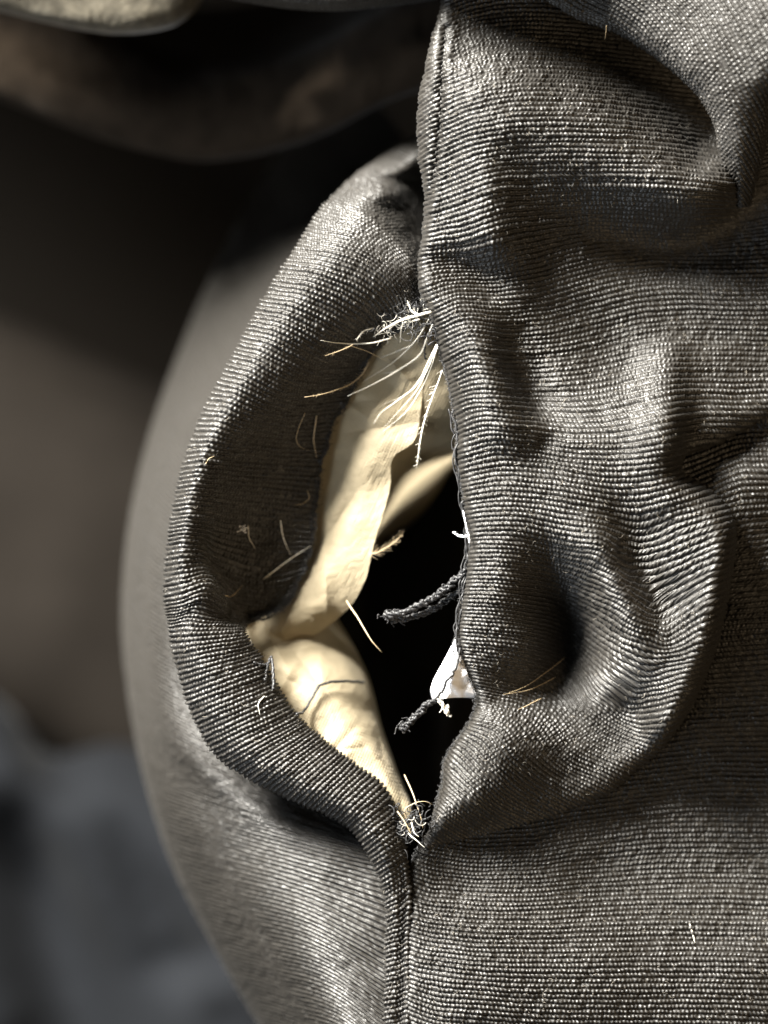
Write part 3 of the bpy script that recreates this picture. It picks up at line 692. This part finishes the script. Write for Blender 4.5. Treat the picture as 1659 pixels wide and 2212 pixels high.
thread([(582,1425,-60),(576,1450,-40),(572,1470,-30)], 2.4, 4, 2.5)
thread([(1000,1104,-20),(1006,1130,-12),(1015,1172,-4)], 1.7, 5, 1.2, M_white, label="white thread along the right cloth edge")
thread([(980,1150,-50),(992,1157,-40),(1009,1158,-20)], 1.9, 6, 2.5, M_white, label="short white thread end beside the hole")
thread([(917,720,-60),(918,750,-80),(920,778,-90)], 2.2, 7, 2.0)
thread([(992,1400,-30),(985,1440,-26),(968,1470,-24),(955,1495,-28),(940,1512,-36)], 3.2, 8, 2.5)
def yarn(cpts, rad, r, seed, n=150, turns=6, ends=16, m=None):
    c = path(cpts, 0, n); ps = []; random.seed(seed)
    t = np.linspace(0, 1, n)
    for k in range(3):
        ph = 2*math.pi*(k/3+turns*t) + 1.5*vnoise(t*6, t*0+k, 240+seed)
        e = rad*(0.75+0.6*vnoise(t*9, t*0+k, 210+seed))*np.where(t > .86, 1+(t-.86)*6, 1)
        q = c + np.stack([e*np.cos(ph)*.6, e*np.cos(ph)*.8, e*np.sin(ph)], -1)
        ps.append((W(wavy(q, 2.6, .5, k+seed)), r*S*(1+.5*vnoise(t*30, t*0+k, 250))))
    for k in range(ends):        # curled ends and loops
        i = int(n*random.uniform(.84, .99)) if k < ends*.75 else random.randrange(n)
        a = random.uniform(1.5, 4.5); L = random.uniform(6, 15)
        s_ = np.linspace(0, 1, 10)
        q = c[i] + np.array([random.gauss(0, 4), random.gauss(0, 4), 0]) + L*np.stack([s_*math.cos(a)-.5*np.sin(s_*5)*math.sin(a), s_*math.sin(a)+.5*np.sin(s_*5)*math.cos(a), .3*s_], -1)
        ps.append((W(q), np.linspace(r*.4, r*.25, 10)*S))
    return tubes("frayed_yarn", ps, m or M_thread, T, sides=6)
yarn([(1006,1232,-30),(985,1252,-40),(945,1285,-50),(900,1310,-55),(862,1325,-55),(830,1330,-55)], 6, 3.5, 1, turns=5)
yarn([(1004,1262,-44),(975,1290,-60),(930,1318,-70),(880,1336,-70),(842,1340,-65)], 5, 3.0, 2, turns=5)
yarn([(948,1508,-50),(925,1522,-45),(900,1545,-45),(884,1560,-45),(868,1576,-45)], 5.5, 3.3, 3, n=110, turns=4, ends=10)
o = yarn([(944,1505,-40),(952,1518,-36),(962,1528,-36),(966,1540,-40)], 6, 2.6, 4, n=60, turns=3, ends=9, m=M_feather)
o['label'] = "pale frayed yarn end at the tip of the white lining"

# frayed fibres along the raw edges (one mass)
def curl(p, a, L, r, lift=0.0):
    s_ = np.linspace(0, 1, 8); b = random.uniform(-2.2, 2.2)
    q = np.array(p) + L*np.stack([s_*np.cos(a+b*s_), s_*np.sin(a+b*s_), lift*s_+.15*np.sin(4*s_)], -1)
    return (W(q), np.linspace(r, r*.5, 8)*S)
ps = []
rows = [i for i in range(len(LIP)) if 690 < LIP[i, -1, 1] < 1340 and LIP[i, -1, 0] > 540]
for i in rows:
    p = LIP[i, -1]
    for k in range(2):
        ps.append(curl((p[0]+random.uniform(-10, 3), p[1]+random.uniform(-3, 3), p[2]+random.uniform(2, 8)), random.uniform(-.8, .9), random.uniform(4, 13), .9, random.uniform(-.2, .4)))
E = resample(EDGE, 900)
for p in E:
    if 640 < p[1] < 1860:
        for k in range(2):
            ps.append(curl((p[0]+random.uniform(-1, 4), p[1], -34+random.uniform(-14, 6)), math.pi+random.uniform(-1.0, 1.0), random.uniform(3, 9), .9, random.uniform(-.3, .3)))
o = tubes("frayed_fibre", ps, M_thread, T, sides=3); o['kind'] = 'stuff'
# yarns pulled loose along the raw edges
def edge_yarn(c, seed, amp, r):
    n = len(c); k = np.arange(n)
    q = c + amp*2*np.stack([vnoise(k/7., k*0.+seed, 401), vnoise(k/6., k*0.+seed, 402), .5*vnoise(k/5., k*0.+seed, 403)], -1)
    return (W(q), r*S*(1+.6*vnoise(k/2., k*0.+seed, 404)))
ec = resample(LIP[rows][:, -1], 260); ec[:, 2] += 4
ps = [edge_yarn(ec + np.array([dx, 0, 0]), 3*i, 5.0, rr_) for i, (dx, rr_) in enumerate(((-3, 2.6), (-10, 2.0), (-14, 1.5), (1, 1.4)))]
tubes("frayed_yarn", ps, M_thread, T)
m_ = (E[:, 1] > 880) & (E[:, 1] < 1420)
er = resample(np.stack([E[m_, 0]-1, E[m_, 1], 0*E[m_, 0]-30], -1), 200)
tubes("frayed_yarn", [edge_yarn(er + np.array([dx, 0, 0]), 50+i, 5.0, rr_) for i, (dx, rr_) in enumerate(((0, 2.4), (-5, 1.6), (3, 2.0)))], M_thread, T)
# tuft of torn stitching at both ends of the tear
def tuft(cx, cy, z, rx, ry, n, m, seed, r=1.6):
    random.seed(seed); ps = []
    for k in range(n):
        ps.append(curl((cx+random.gauss(0, rx), cy+random.gauss(0, ry), z+random.uniform(-10, 12)), random.uniform(0, 6.28), random.uniform(8, 26), r*random.uniform(.5, 1.2), random.uniform(-.3, .6)))
    o = tubes("torn_stitching", ps, m, T, sides=4); o['kind'] = 'stuff'; return o
tuft(870, 668, -45, 32, 22, 90, M_thread, 1); tuft(862, 690, -40, 30, 16, 10, M_pale, 2, 0.9)
tuft(885, 1785, -30, 20, 22, 110, M_thread, 3, 2.0); tuft(872, 1790, -16, 26, 16, 5, M_pale, 4, 1.0)
[tuft(915-k*12, 662+k*8, -22-k*3, 14, 9, 4, M_pale, 12+k, 0.5) for k in range(9)]; tuft(900, 700, -30, 20, 18, 40, M_thread, 13, 1.0)
tuft(935, 715, -30, 10, 12, 24, M_thread, 5)
# speck of glue on the flap
ps = [curl((521+random.gauss(0, 8), 1142+random.gauss(0, 6), zsurf(521, 1142)+4), random.uniform(0, 6.28), random.uniform(5, 12), 1.5, .1) for k in range(22)]
o = tubes("speck", ps, M_white, T, sides=4); o['label'] = "whitish speck of fluff stuck on the dark flap"
# lint over the whole cloth
ps = []; random.seed(9)
rr = SURF[0]; rl = SURF[1]; pick = np.random.default_rng(3)
for src, n in ((rr, 1500), (rl, 420)):
    for k in pick.choice(len(src), n):
        p = src[k]
        ps.append(curl((p[0], p[1], p[2]+7), random.uniform(0, 6.28), random.uniform(4, 13), .38, random.uniform(-.1, .25)))
M_lint = mat("lint", (0.20, 0.18, 0.15), rough=0.6)
o = tubes("lint", ps, M_lint, T, sides=3); o['kind'] = 'stuff'
